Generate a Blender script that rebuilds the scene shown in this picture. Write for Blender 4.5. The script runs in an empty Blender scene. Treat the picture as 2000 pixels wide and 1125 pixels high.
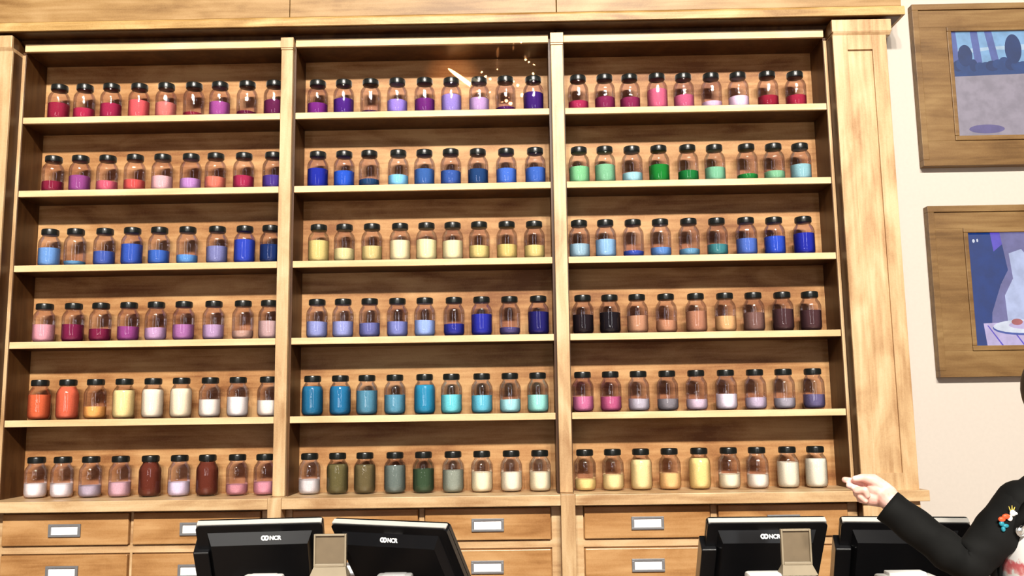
import bpy, bmesh, math, random
from mathutils import Vector, Matrix
random.seed(7)
PI=math.pi; R=math.radians
S=bpy.context.scene
COL=S.collection
ZO=1.60                                   # height of the fifth shelf above the floor

# ------------------------------------------------------------------ camera
F=1760.0; CX,CY,CZ=1.0689,-4.1508,0.0123+ZO
YAW,PIT,ROL=R(-0.6053),R(7.7445),R(-0.8292)
fw=Vector((math.sin(YAW)*math.cos(PIT),math.cos(YAW)*math.cos(PIT),math.sin(PIT)))
rt=Vector((math.cos(YAW),-math.sin(YAW),0)); up=rt.cross(fw)
r2=rt*math.cos(ROL)+up*math.sin(ROL); u2=-rt*math.sin(ROL)+up*math.cos(ROL)
cd=bpy.data.cameras.new('camera'); cam=bpy.data.objects.new('camera',cd); COL.objects.link(cam)
cd.sensor_width=36; cd.lens=36*F/2000; cd.clip_start=.05; cd.clip_end=100
cam.matrix_world=Matrix(((r2.x,u2.x,-fw.x,CX),(r2.y,u2.y,-fw.y,CY),(r2.z,u2.z,-fw.z,CZ),(0,0,0,1)))
S.camera=cam
def at(px,py,Y):
    d=fw*F+r2*(px-1000)+u2*(562.5-py); t=(Y-CY)/d.y
    return Vector((CX+d.x*t,Y,CZ+d.z*t))

# ------------------------------------------------------------------ light
S.view_settings.view_transform='Standard'; S.view_settings.look='None'
S.view_settings.exposure=0.0; S.view_settings.gamma=1; S.view_settings.use_curve_mapping=False
w=bpy.data.worlds.new('world'); S.world=w; w.use_nodes=True
w.node_tree.nodes['Background'].inputs[0].default_value=(1.0,.90,.80,1)
w.node_tree.nodes['Background'].inputs[1].default_value=0.028
def area(name,loc,aim,sx,sy,power,color):
    l=bpy.data.lights.new(name,'AREA'); l.shape='RECTANGLE'; l.size=sx; l.size_y=sy; l.energy=power; l.color=color
    o=bpy.data.objects.new(name,l); COL.objects.link(o); o.location=loc
    o.rotation_euler=(Vector(aim)-Vector(loc)).to_track_quat('-Z','Y').to_euler()
    return o
for x_ in (-.1,1.1,2.3,3.5):
    area('hall_spotlight',(x_,-10,7.7),(.7,0,2.3),.4,.4,665,(1,.94,.84))
area('shop_window',(-2.0,-10,3.4),(-.3,0,2.2),.8,4.2,62,(.95,.97,1.0))
area('shop_window',(4.1,-10,3.4),(1.9,0,2.2),.8,4.2,62,(.95,.97,1.0))
area('added_reflection_light',(.0,-9.6,1.95),(.4,0,1.4),1.6,.9,32,(1,.95,.88))  # unseen light, added for its reflection in the far left register's facet
# added spots masked to draw sparks and one streak on the top middle shelf
def gobo(name,loc,aim,power,ang,color,kind):
    l=bpy.data.lights.new(name,'SPOT'); l.energy=power; l.color=color; l.spot_size=ang; l.spot_blend=.3; l.shadow_soft_size=.002
    o=bpy.data.objects.new(name,l); COL.objects.link(o); o.location=loc
    d=(Vector(aim)-Vector(loc)).normalized(); o.rotation_euler=d.to_track_quat('-Z','Y').to_euler()
    l.use_nodes=True; nt=l.node_tree; N=nt.nodes; L=nt.links; em=N['Emission']
    g=N.new('ShaderNodeNewGeometry'); ex=Vector((1,0,0)); ez=Vector((0,0,1))
    def dot(v):
        q=N.new('ShaderNodeVectorMath'); q.operation='DOT_PRODUCT'; q.inputs[1].default_value=v; L.new(g.outputs['Incoming'],q.inputs[0]); return q.outputs['Value']
    def math_(op,a,b,c=None):
        q=N.new('ShaderNodeMath'); q.operation=op
        for i_,v in enumerate((a,b,c)):
            if v is None: continue
            if isinstance(v,(int,float)): q.inputs[i_].default_value=v
            else: L.new(v,q.inputs[i_])
        return q.outputs[0]
    u=math_('DIVIDE',dot(ex),dot(d)); w_=math_('DIVIDE',dot(ez),dot(d)); uc=d.x; wc=d.z   # slopes of the ray, free of its sign
    u=math_('SUBTRACT',u,d.x/1.0); w_=math_('SUBTRACT',w_,d.z/1.0)
    if kind=='streak':
        a=R(-38); s1=math_('ADD',math_('MULTIPLY',u,math.cos(a)),math_('MULTIPLY',w_,math.sin(a))); s2=math_('ADD',math_('MULTIPLY',u,-math.sin(a)),math_('MULTIPLY',w_,math.cos(a)))
        f=math_('LESS_THAN',math_('ADD',math_('POWER',math_('DIVIDE',s1,.030),2),math_('POWER',math_('DIVIDE',s2,.0030),2)),1.0)
    else:
        cb=N.new('ShaderNodeCombineXYZ'); L.new(u,cb.inputs[0]); L.new(w_,cb.inputs[1])
        vo=N.new('ShaderNodeTexVoronoi'); vo.inputs['Scale'].default_value=170; L.new(cb.outputs[0],vo.inputs['Vector'])
        sp=N.new('ShaderNodeSeparateColor'); L.new(vo.outputs['Color'],sp.inputs[0])
        f=math_('LESS_THAN',vo.outputs['Distance'],math_('MULTIPLY',math_('POWER',sp.outputs[0],3),.50))
        n_=N.new('ShaderNodeTexNoise'); n_.inputs['Scale'].default_value=24; L.new(cb.outputs[0],n_.inputs['Vector'])
        f=math_('MULTIPLY',f,math_('GREATER_THAN',n_.outputs['Fac'],.44))
    L.new(f,em.inputs['Strength'])
    return o
gobo('added_streak_spot',(1.15,-3.2,2.9),(.80,.19,3.258),9000,R(4.6),(1,.80,.60),'streak')
gobo('added_sparkle_spot',(1.15,-3.2,2.9),(1.03,.16,3.265),9000,R(5.4),(1,.86,.70),'spark')
g_=bpy.data.lights.new('added_glow_spot','SPOT'); g_.energy=260; g_.color=(1,.55,.28); g_.spot_size=R(5.5); g_.spot_blend=1; g_.shadow_soft_size=.01  # added spot for the orange glow around the streak
go=bpy.data.objects.new('added_glow_spot',g_); COL.objects.link(go); go.location=(1.15,-3.2,2.9); go.rotation_euler=(Vector((.74,.19,3.26))-go.location).to_track_quat('-Z','Y').to_euler()
# ------------------------------------------------------------------ helpers
def lin(c):
    o=[]
    for v in c:
        v=v/255.; o.append(v/12.92 if v<=.04045 else ((v+.055)/1.055)**2.4)
    return o
def nodes(name):
    m=bpy.data.materials.new(name); m.use_nodes=True; nt=m.node_tree
    return m,nt,nt.nodes['Principled BSDF'],nt.nodes,nt.links
def ramp(N,L,src,stops):
    r=N.new('ShaderNodeValToRGB'); L.new(src,r.inputs[0]); e=r.color_ramp.elements
    while len(e)<len(stops): e.new(.5)
    for k,(p_,c_) in enumerate(stops): e[k].position=p_; e[k].color=(*c_,1)
    return r
def plain(name,c,rough=.5,metal=0,spec=.5,noise=.06,scale=40,emit=0,coat=0):
    m,nt,b,N,L=nodes(name)
    t=N.new('ShaderNodeTexCoord'); n=N.new('ShaderNodeTexNoise'); n.inputs['Scale'].default_value=scale; n.inputs['Detail'].default_value=3
    L.new(t.outputs['Object'],n.inputs['Vector'])
    r=ramp(N,L,n.outputs['Fac'],[(.3,[max(0,v*(1-noise)) for v in c]),(.7,[min(1,v*(1+noise)) for v in c])])
    L.new(r.outputs[0],b.inputs['Base Color'])
    b.inputs['Roughness'].default_value=rough; b.inputs['Metallic'].default_value=metal
    b.inputs['Specular IOR Level'].default_value=spec; b.inputs['Coat Weight'].default_value=coat
    if emit: L.new(r.outputs[0],b.inputs['Emission Color']); b.inputs['Emission Strength'].default_value=emit
    return m
def wood(name,lo,mid,hi,axis,rough=.42,seed=0,blotch=1.0,spec=.35,coat=0):
    """stained maple: long grain streaks along one axis plus uneven blotches of stain"""
    m,nt,b,N,L=nodes(name)
    t=N.new('ShaderNodeTexCoord')
    def noise(sc,scale,det,dist=0):
        mp=N.new('ShaderNodeMapping'); mp.inputs['Scale'].default_value=sc; mp.inputs['Location'].default_value=(seed*1.7,seed*.9,seed*2.3)
        n=N.new('ShaderNodeTexNoise'); n.inputs['Scale'].default_value=scale; n.inputs['Detail'].default_value=det
        n.inputs['Distortion'].default_value=dist
        L.new(t.outputs['Object'],mp.inputs[0]); L.new(mp.outputs[0],n.inputs['Vector']); return n
    g={'x':(.9,14,14),'z':(14,14,.9)}[axis]; bl={'x':(1.1,4,3.2),'z':(3.6,4,1.2)}[axis]
    a=noise(g,3.0,6,.5); c=noise(bl,2.2,5,.8); f=noise((30,30,30),6,3)
    m1=N.new('ShaderNodeMath'); m1.operation='MULTIPLY'; m1.inputs[1].default_value=.34; L.new(a.outputs['Fac'],m1.inputs[0])
    m2=N.new('ShaderNodeMath'); m2.operation='MULTIPLY_ADD'; m2.inputs[1].default_value=.58*blotch; L.new(c.outputs['Fac'],m2.inputs[0]); L.new(m1.outputs[0],m2.inputs[2])
    m3=N.new('ShaderNodeMath'); m3.operation='MULTIPLY_ADD'; m3.inputs[1].default_value=.10; L.new(f.outputs['Fac'],m3.inputs[0]); L.new(m2.outputs[0],m3.inputs[2])
    s=.29*blotch+.22
    r=ramp(N,L,m3.outputs[0],[(s-.13,lo),(s-.01,mid),(s+.12,hi)])
    L.new(r.outputs[0],b.inputs['Base Color']); b.inputs['Roughness'].default_value=rough
    b.inputs['Specular IOR Level'].default_value=spec
    bp=N.new('ShaderNodeBump'); bp.inputs['Strength'].default_value=.08; bp.inputs['Distance'].default_value=.002
    L.new(a.outputs['Fac'],bp.inputs['Height']); L.new(bp.outputs[0],b.inputs['Normal'])
    b.inputs['Coat Weight'].default_value=coat; b.inputs['Coat Roughness'].default_value=.12
    return m

class MB:
    """collects shapes into one mesh object"""
    def __init__(s): s.bm=bmesh.new()
    def box(s,x0,x1,y0,y1,z0,z1,bev=0,mi=0,M=None):
        t=bmesh.new()
        bmesh.ops.create_cube(t,size=1)
        for v in t.verts: v.co=Vector(((v.co.x+.5)*(x1-x0)+x0,(v.co.y+.5)*(y1-y0)+y0,(v.co.z+.5)*(z1-z0)+z0))
        if bev: bmesh.ops.bevel(t,geom=t.edges[:],offset=bev,segments=2,profile=.5,affect='EDGES')
        s.add(t,mi,M)
    def add(s,t,mi=0,M=None):
        if M is not None: t.transform(M)
        for f in t.faces: f.material_index=mi
        me=bpy.data.meshes.new('t'); t.to_mesh(me); s.bm.from_mesh(me); bpy.data.meshes.remove(me); t.free()
    def prism(s,pts,a0,a1,axis='x',mi=0,M=None,bev=0):
        """polygon pts extruded along an axis: for 'x' pts are (y,z); for 'y' pts are (x,z)"""
        t=bmesh.new(); f=lambda p_,a: Vector((a,p_[0],p_[1])) if axis=='x' else Vector((p_[0],a,p_[1]))
        A=[t.verts.new(f(p_,a0)) for p_ in pts]; B=[t.verts.new(f(p_,a1)) for p_ in pts]; n=len(pts)
        t.faces.new(A); t.faces.new(B[::-1])
        for i in range(n): t.faces.new((A[i],B[i],B[(i+1)%n],A[(i+1)%n]))
        bmesh.ops.recalc_face_normals(t,faces=t.faces[:])
        if bev: bmesh.ops.bevel(t,geom=t.edges[:],offset=bev,segments=2,profile=.5,affect='EDGES')
        s.add(t,mi,M)
    def lathe(s,prof,n=32,mi=0,M=None):
        t=bmesh.new(); rings=[]
        for r_,z in prof:
            if r_<1e-6: rings.append([t.verts.new((0,0,z))])
            else: rings.append([t.verts.new((r_*math.cos(2*PI*k/n),r_*math.sin(2*PI*k/n),z)) for k in range(n)])
        for a,b in zip(rings,rings[1:]):
            for k in range(n):
                q=[a[k%len(a)],a[(k+1)%n%len(a)],b[(k+1)%n%len(b)],b[k%len(b)]]
                q=list(dict.fromkeys(q))
                if len(q)>2: t.faces.new(q)
        bmesh.ops.recalc_face_normals(t,faces=t.faces[:])
        s.add(t,mi,M)
    def cone(s,a,b,ra,rb,n=16,mi=0):
        """tapered limb segment with round ends"""
        a=Vector(a); b=Vector(b); d=b-a; l=d.length
        if l<1e-6: l=1e-6; d=Vector((0,0,1))*l
        q=d.to_track_quat('Z','Y').to_matrix().to_4x4(); q.translation=a
        k=6; P=[]
        for i in range(k+1):
            t_=PI/2*(1-i/k); P.append((ra*math.cos(t_),-ra*math.sin(t_)))
        for i in range(k+1):
            t_=PI/2*i/k; P.append((rb*math.cos(t_),l+rb*math.sin(t_)))
        P[0]=(0,-ra); P[-1]=(0,l+rb)
        s.lathe(P,n,mi,q)
    def ball(s,c,rx,ry,rz,rot=None,mi=0,seg=24):
        t=bmesh.new(); bmesh.ops.create_uvsphere(t,u_segments=seg,v_segments=seg//2,radius=1)
        M=Matrix.Translation(Vector(c))@(rot.to_4x4() if rot is not None else Matrix())@Matrix.Diagonal((rx,ry,rz,1))
        s.add(t,mi,M)
    def loft(s,rings,closed=True,cap=True,mi=0):
        t=bmesh.new(); RR=[[t.verts.new(p_) for p_ in r_] for r_ in rings]; n=len(RR[0])
        for a,b in zip(RR,RR[1:]):
            for k in range(n if closed else n-1): t.faces.new((a[k],a[(k+1)%n],b[(k+1)%n],b[k]))
        if cap and closed: t.faces.new(RR[0][::-1]); t.faces.new(RR[-1])
        bmesh.ops.recalc_face_normals(t,faces=t.faces[:]); s.add(t,mi)
    def build(s,name,mats,parent=None,smooth=False,angle=None):
        me=bpy.data.meshes.new(name); s.bm.to_mesh(me); s.bm.free()
        for m in (mats if isinstance(mats,(list,tuple)) else [mats]): me.materials.append(m)
        if smooth or angle:
            for f in me.polygons: f.use_smooth=True
        if angle: me.set_sharp_from_angle(angle=R(angle))
        o=bpy.data.objects.new(name,me); COL.objects.link(o)
        if parent: o.parent=parent
        return o
def tag(o,label=None,cat=None,group=None,kind=None):
    if label: o['label']=label
    if cat: o['category']=cat
    if group: o['group']=group
    if kind: o['kind']=kind
    return o
def empty(name,loc,rz=0):
    o=bpy.data.objects.new(name,None); COL.objects.link(o); o.location=loc; o.rotation_euler=(0,0,rz); o.empty_display_size=.05
    return o

# ------------------------------------------------------------------ materials
LO,MI,HI=(.37,.205,.092),(.54,.35,.18),(.67,.49,.285)
W_front=wood('light_maple_vertical',LO,MI,HI,'z',rough=.4,blotch=1.0)
W_rail=wood('light_maple_horizontal',LO,MI,HI,'x',rough=.4,seed=3)
W_edge=wood('pale_shelf_maple',(.62,.40,.20),(.72,.50,.27),(.82,.60,.35),'x',rough=.5,seed=5)
W_in=wood('brown_stain_and_shade',(.042,.014,.003),(.068,.025,.006),(.105,.045,.012),'z',rough=.45,seed=7)  # stained sides; also puts shade into soffit, undersides and pilaster sides
W_back=wood('brown_stained_back_panel',(.22,.085,.028),(.39,.19,.072),(.54,.31,.135),'x',rough=.5,seed=11,spec=.22)
W_corn=wood('golden_brown_cornice',(.24,.12,.03),(.42,.25,.085),(.62,.42,.18),'x',rough=.45,seed=13)
W_draw=wood('mid_brown_drawer_maple',(.28,.125,.040),(.42,.215,.080),(.54,.31,.135),'x',rough=.3,seed=17)
W_frieze=wood('brown_frieze_maple',(.20,.10,.03),(.33,.19,.07),(.43,.27,.12),'x',rough=.45,seed=23)
W_pic=wood('bronze_brown_frame_wood',(.12,.060,.018),(.185,.10,.034),(.25,.15,.058),'x',rough=.45,seed=19)
M_wall=plain('cream_painted_plaster',(.545,.485,.43),rough=.8,noise=.02,scale=60)
M_floor=plain('grey_brown_floor',(.30,.22,.16),rough=.5,noise=.15,scale=6)
M_lid=plain('black_plastic_lid',(.008,.009,.008),rough=.28,noise=.1)
M_black=plain('black_plastic_housing',(.006,.006,.007),rough=.26,noise=.1,scale=200)
M_glint=plain('pale_edge_glint',(.62,.60,.56),rough=.35,metal=.2,noise=.03)  # pale colour for the light caught along the registers' top edge
M_logo=plain('white_logo_print',(.9,.9,.9),rough=.4,noise=.01)
M_grey=plain('grey_steel_holder',(.21,.21,.22),rough=.42,metal=.3,noise=.06)
M_paper=plain('white_card',(.90,.89,.90),rough=.8,noise=.01)
M_ink=plain('faint_grey_ink',(.55,.52,.56),rough=.8,noise=.02)
M_white=plain('white_plastic',(.86,.86,.84),rough=.4,noise=.01)
M_taupe=plain('taupe_plastic',(.150,.110,.065),rough=.5,noise=.10,scale=25)
M_taupe2=plain('light_taupe_plastic',(.27,.22,.15),rough=.45,noise=.06,scale=25)
M_count=plain('dark_counter_laminate',(.10,.07,.05),rough=.35,noise=.2,scale=12)
def glass_mat():
    m,nt,b,N,L=nodes('faintly_mauve_glass'); N.remove(b); out=N['Material Output']
    lw=N.new('ShaderNodeLayerWeight'); lw.inputs['Blend'].default_value=.30
    r=ramp(N,L,lw.outputs['Facing'],[(0.0,(.95,.89,.935)),(.75,(.93,.87,.91)),(1.0,(.64,.57,.60))])
    tr=N.new('ShaderNodeBsdfTransparent'); L.new(r.outputs[0],tr.inputs[0])
    gl=N.new('ShaderNodeBsdfGlossy'); gl.inputs['Roughness'].default_value=.035
    fr=N.new('ShaderNodeFresnel'); fr.inputs[0].default_value=1.38
    n=N.new('ShaderNodeTexNoise'); n.inputs['Scale'].default_value=35; t=N.new('ShaderNodeTexCoord'); L.new(t.outputs['Object'],n.inputs['Vector'])
    bp=N.new('ShaderNodeBump'); bp.inputs['Strength'].default_value=.25; bp.inputs['Distance'].default_value=.004; L.new(n.outputs['Fac'],bp.inputs['Height'])
    L.new(bp.outputs[0],gl.inputs['Normal']); L.new(bp.outputs[0],fr.inputs['Normal'])
    hf=N.new('ShaderNodeMath'); hf.operation='MULTIPLY_ADD'; hf.inputs[1].default_value=.60; hf.inputs[2].default_value=.034; L.new(fr.outputs[0],hf.inputs[0])
    mx=N.new('ShaderNodeMixShader'); L.new(hf.outputs[0],mx.inputs[0]); L.new(tr.outputs[0],mx.inputs[1]); L.new(gl.outputs[0],mx.inputs[2])
    L.new(mx.outputs[0],out.inputs['Surface']); return m
M_glass=glass_mat()

# ------------------------------------------------------------------ setting
f=MB(); f.box(-6,7,-14,.6,-.1,0); tag(f.build('floor',M_floor),kind='structure')
wm=MB()
wm.box(2.79,7,.10,.40,0,4.2); wm.box(-6,-1.57,.10,.40,0,4.2); wm.box(-1.57,2.79,.215,.40,0,4.2)
tag(wm.build('wall_back',M_wall),kind='structure')

# ------------------------------------------------------------------ the shelving
BX=[(-1.312,-.0724),(0.0,1.2155),(1.2898,2.534)]      # inner widths of the three bays
SZ=[1.44,1.08,.72,.36,0.0]                             # shelf heights above the fifth shelf
BK=.19                                                  # inner depth
shelving=tag(empty('shelving_unit',(.6,0,0)),'tall built-in maple shelving wall of three bays filled with glass jars','shelving')
def P(mb,name,mat,parent=None,**k):
    par=parent or shelving
    o=mb.build(name,mat,None,**k); o.parent=par
    if par is shelving: o.matrix_parent_inverse=Matrix.Translation((-.6,0,0))
    return o
for i,(a,b) in enumerate(BX):
    m=MB(); m.box(a-.006,b+.006,BK,BK+.02,-.40+ZO,1.80+ZO); P(m,'back_panel',W_back)
    m=MB(); m.box(a-.0005,b+.0005,-.018,-.0005,1.763+ZO,1.802+ZO,.002); m.box(a+.0005,b-.0005,0,BK,1.767+ZO,1.802+ZO,mi=1); P(m,'top_rail',[W_edge,W_in])  # dark rear part has the underside's shade in its colour
    m=MB(); m.box(a-.03,b+.03,.0,.03,1.8025+ZO,1.8280+ZO); P(m,'recessed_board',W_in)  # dark board, the recess shade put into its colour
    for z in SZ:
        m=MB(); m.box(a+.0005,b-.0005,-.002,.016,z-.031+ZO,z+ZO,.002); m.box(a+.0005,b-.0005,.0158,BK,z-.030+ZO,z-.0003+ZO,mi=1); P(m,'shelf',[W_edge,W_in])  # body darker than its edge, underside shade put into the colour
m=MB(); m.box(-1.332,-1.312,0,BK,-.36+ZO,1.767+ZO,.001); P(m,'side_panel',W_in)
m=MB(); m.box(2.534,2.552,0,BK,-.36+ZO,1.767+ZO,.001); P(m,'side_panel',W_in)
for a,b in ((-.0724,0.0),(1.2155,1.2898)):
    m=MB(); m.box(a,b,.0005,BK,-.36+ZO,1.804+ZO); P(m,'partition',W_in)
# thin pale edging on the outer sides
for a,b in ((-1.330,-1.314),(2.536,2.550)):
    m=MB(); m.box(a,b,-.006,-.0005,-.355+ZO,1.75+ZO,.001); P(m,'edge_strip',W_front)
for a,b in ((-.065,-.009),(1.227,1.285)):
    m=MB(); m.box(a,b,-.032,-.0005,-.355+ZO,1.744+ZO,.003); po=P(m,'post',W_front)
    m=MB(); m.box(a-.002,b+.003,-.040,-.0005,1.752+ZO,1.803+ZO,.002); m.box(a-.001,b+.001,-.036,-.0005,1.744+ZO,1.753+ZO,.001)
    c=m.build('post_cap',W_front); c.parent=po; c.matrix_parent_inverse=po.matrix_world.inverted()
# pilasters
for x0,x1 in ((-1.580,-1.328),(2.551,2.801)):
    ex=.024 if x0>0 else .0
    m=MB(); rl=.067
    m.box(x0+.0003,x1-.0003,-.080,.095,.0,1.745+ZO,mi=1)  # dark core puts shade into the colour of the side faces
    m.box(x0+rl,x1-rl,-.0815,-.079,-.30+ZO,1.70+ZO)
    for q in ((x0,x0+rl,-.36+ZO,1.745+ZO),(x1-rl,x1,-.36+ZO,1.745+ZO),(x0+rl,x1-rl,1.668+ZO,1.745+ZO),(x0+rl,x1-rl,-.36+ZO,-.283+ZO),(x0,x1,.001,-.405+ZO)):
        m.box(q[0],q[1],-.092,-.079,q[2],q[3],.0015)
    pl=P(m,'pilaster',[W_front,W_in])
    m=MB()
    m.box(x0-.004,x1+ex,-.103,-.085,1.752+ZO,1.812+ZO,.003); m.box(x0-.0035,x1+ex-.0005,-.0855,.095,1.7525+ZO,1.8115+ZO,mi=1)  # rear block dark too, side shade put into its colour
    m.prism([(-.092,1.738+ZO),(-.101,1.750+ZO),(-.101,1.755+ZO),(.095,1.755+ZO),(.095,1.738+ZO)],x0+.001,x1+max(0,ex-.004)-.0002,'x')
    c=m.build('capital',[W_front,W_in]); c.parent=pl; c.matrix_parent_inverse=pl.matrix_world.inverted()
# cornice, its soffit and the frieze boards above it
m=MB(); m.prism([(.095,1.832+ZO),(-.104,1.832+ZO),(-.104,1.866+ZO),(-.099,1.874+ZO),(-.095,1.878+ZO),(.095,1.878+ZO)],-1.64,2.893,'x')
P(m,'cornice',W_corn)
m=MB(); m.box(-1.625,2.878,-.090,.095,1.8285+ZO,1.8318+ZO); P(m,'soffit',W_in)  # dark sheet, shade under the cornice put into its colour
for a,b in ((-1.62,-.014),(-.011,1.254),(1.257,2.882)):
    m=MB(); m.box(a,b,-.094,.095,1.879+ZO,2.22+ZO,.002); P(m,'frieze_board',W_frieze)
m=MB(); m.prism([(.095,2.22+ZO),(-.16,2.22+ZO),(-.24,2.32+ZO),(-.24,2.36+ZO),(.095,2.36+ZO)],-1.66,2.93,'x'); P(m,'crown_moulding',W_corn)
# ledge boards under the lowest jars
for a,b in ((-1.62,-.0655),(-.0035,1.2265),(1.2905,2.832)):
    m=MB()
    m.box(a,b,-.104,-.034,-.405+ZO,-.3575+ZO,.003)
    A=max(a,-1.312); B=min(b,2.534)
    A2={0:-1.312,1:0.0,2:1.2898}[0 if a<-1 else (1 if a<1 else 2)]; B2={0:-.0724,1:1.2155,2:2.534}[0 if a<-1 else (1 if a<1 else 2)]
    m.box(A2,B2,-.036,BK,-.395+ZO,-.357+ZO)
    if a<-1: m.box(-1.61,-1.30,-.118,-.090,-.404+ZO,-.357+ZO,.003)
    if b>2.7: m.box(2.53,2.832,-.122,-.090,-.404+ZO,-.357+ZO,.003)
    P(m,'ledge',W_rail)

# ------------------------------------------------------------------ the drawer cabinets below
def holder(mb_parent,x,z,yf,seed):
    rnd=random.Random(seed)
    W2,H2=.072,.028
    m=MB()
    for q in ((-W2,W2,H2-.010,H2),(-W2,W2,-H2,-H2+.010),(-W2,-W2+.012,-H2+.009,H2-.009),(W2-.012,W2,-H2+.009,H2-.009)):
        m.box(x+q[0],x+q[1],yf-.009,yf,z+q[2],z+q[3],.0012)
    h=m.build('label_holder',M_grey); h.parent=mb_parent; h.matrix_parent_inverse=mb_parent.matrix_world.inverted()
    m=MB(); m.box(x-.061,x+.061,yf-.0035,yf-.0002,z-.019,z+.019)
    n=rnd.choice((10,12,16,18)); u=-n*.0029
    for k in range(n):
        if rnd.random()<.85:
            a=rnd.choice((.0022,.0030,.0036)); c=x+u+k*.0058; hh=.0026
            m.box(c,c+.0007,yf-.0039,yf-.0034,z-hh,z+hh,mi=1)
            if rnd.random()<.7: m.box(c,c+a,yf-.0039,yf-.0034,z+hh-.0007,z+hh,mi=1)
            if rnd.random()<.7: m.box(c,c+a,yf-.0039,yf-.0034,z-hh,z-hh+.0007,mi=1)
            if rnd.random()<.5: m.box(c+a-.0007,c+a,yf-.0039,yf-.0034,z-hh,z+hh,mi=1)
    o=m.build('label_card',[M_paper,M_ink]); o.parent=mb_parent; o.matrix_parent_inverse=mb_parent.matrix_world.inverted()
CAB=[(-1.322,-.066,[(-1.272,-.704),(-.683,-.114)],'maple drawer cabinet under the left bay, its label holders grey'),
     (-.003,1.226,[(.032,.591),(.623,1.182)],'maple drawer cabinet under the middle bay, behind the two left registers'),
     (1.291,2.548,[(1.333,1.891),(1.928,2.500)],'maple drawer cabinet under the right bay, behind the pointing hand')]
for ci,(a,b,cols,lab) in enumerate(CAB):
    cab=tag(empty('drawer_cabinet',((a+b)/2,0,0)),lab,'cabinet','drawer cabinets under the shelves')
    inv=Matrix.Translation((-(a+b)/2,0,0))
    m=MB(); m.box(a,b,-.012,.19,.001,-.406+ZO)
    o=m.build('body',W_draw); o.parent=cab; o.matrix_parent_inverse=inv
    # raised face frame
    m=MB(); c=cols
    for x0,x1 in ((a,c[0][0]-.005),(c[0][1]+.005,c[1][0]-.005),(c[1][1]+.005,b)): m.box(x0,x1,-.024,-.0115,.001,-.415+ZO,.001)
    for x0,x1 in c:
        for z0,z1 in ((-.593,-.561),(-.784,-.750),(-1.599,-.941)): m.box(x0-.0055,x1+.0055,-.024,-.0115,z0+ZO,z1+ZO,.001)
    o=m.build('face_frame',W_rail); o.parent=cab; o.matrix_parent_inverse=inv
    for k,(x0,x1) in enumerate(c):
        for r_,(z0,z1) in enumerate(((-.556,-.418),(-.745,-.598),(-.936,-.789))):
            m=MB(); m.box(x0,x1,-.040,-.011,z0+ZO,z1+ZO,.004); d=m.build('drawer',W_draw); d.parent=cab; d.matrix_parent_inverse=inv
            holder(d,(x0+x1)/2+(-.003 if r_ else 0),(-.490 if r_==0 else (z0+z1)/2)+ZO,-.0402,ci*10+k*3+r_)
for a,b in ((-.065,-.004),(1.227,1.290)):
    m=MB(); m.box(a,b,-.106,.0,.001,-.356+ZO,.003)
    P(m,'lower_post',W_front)

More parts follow.
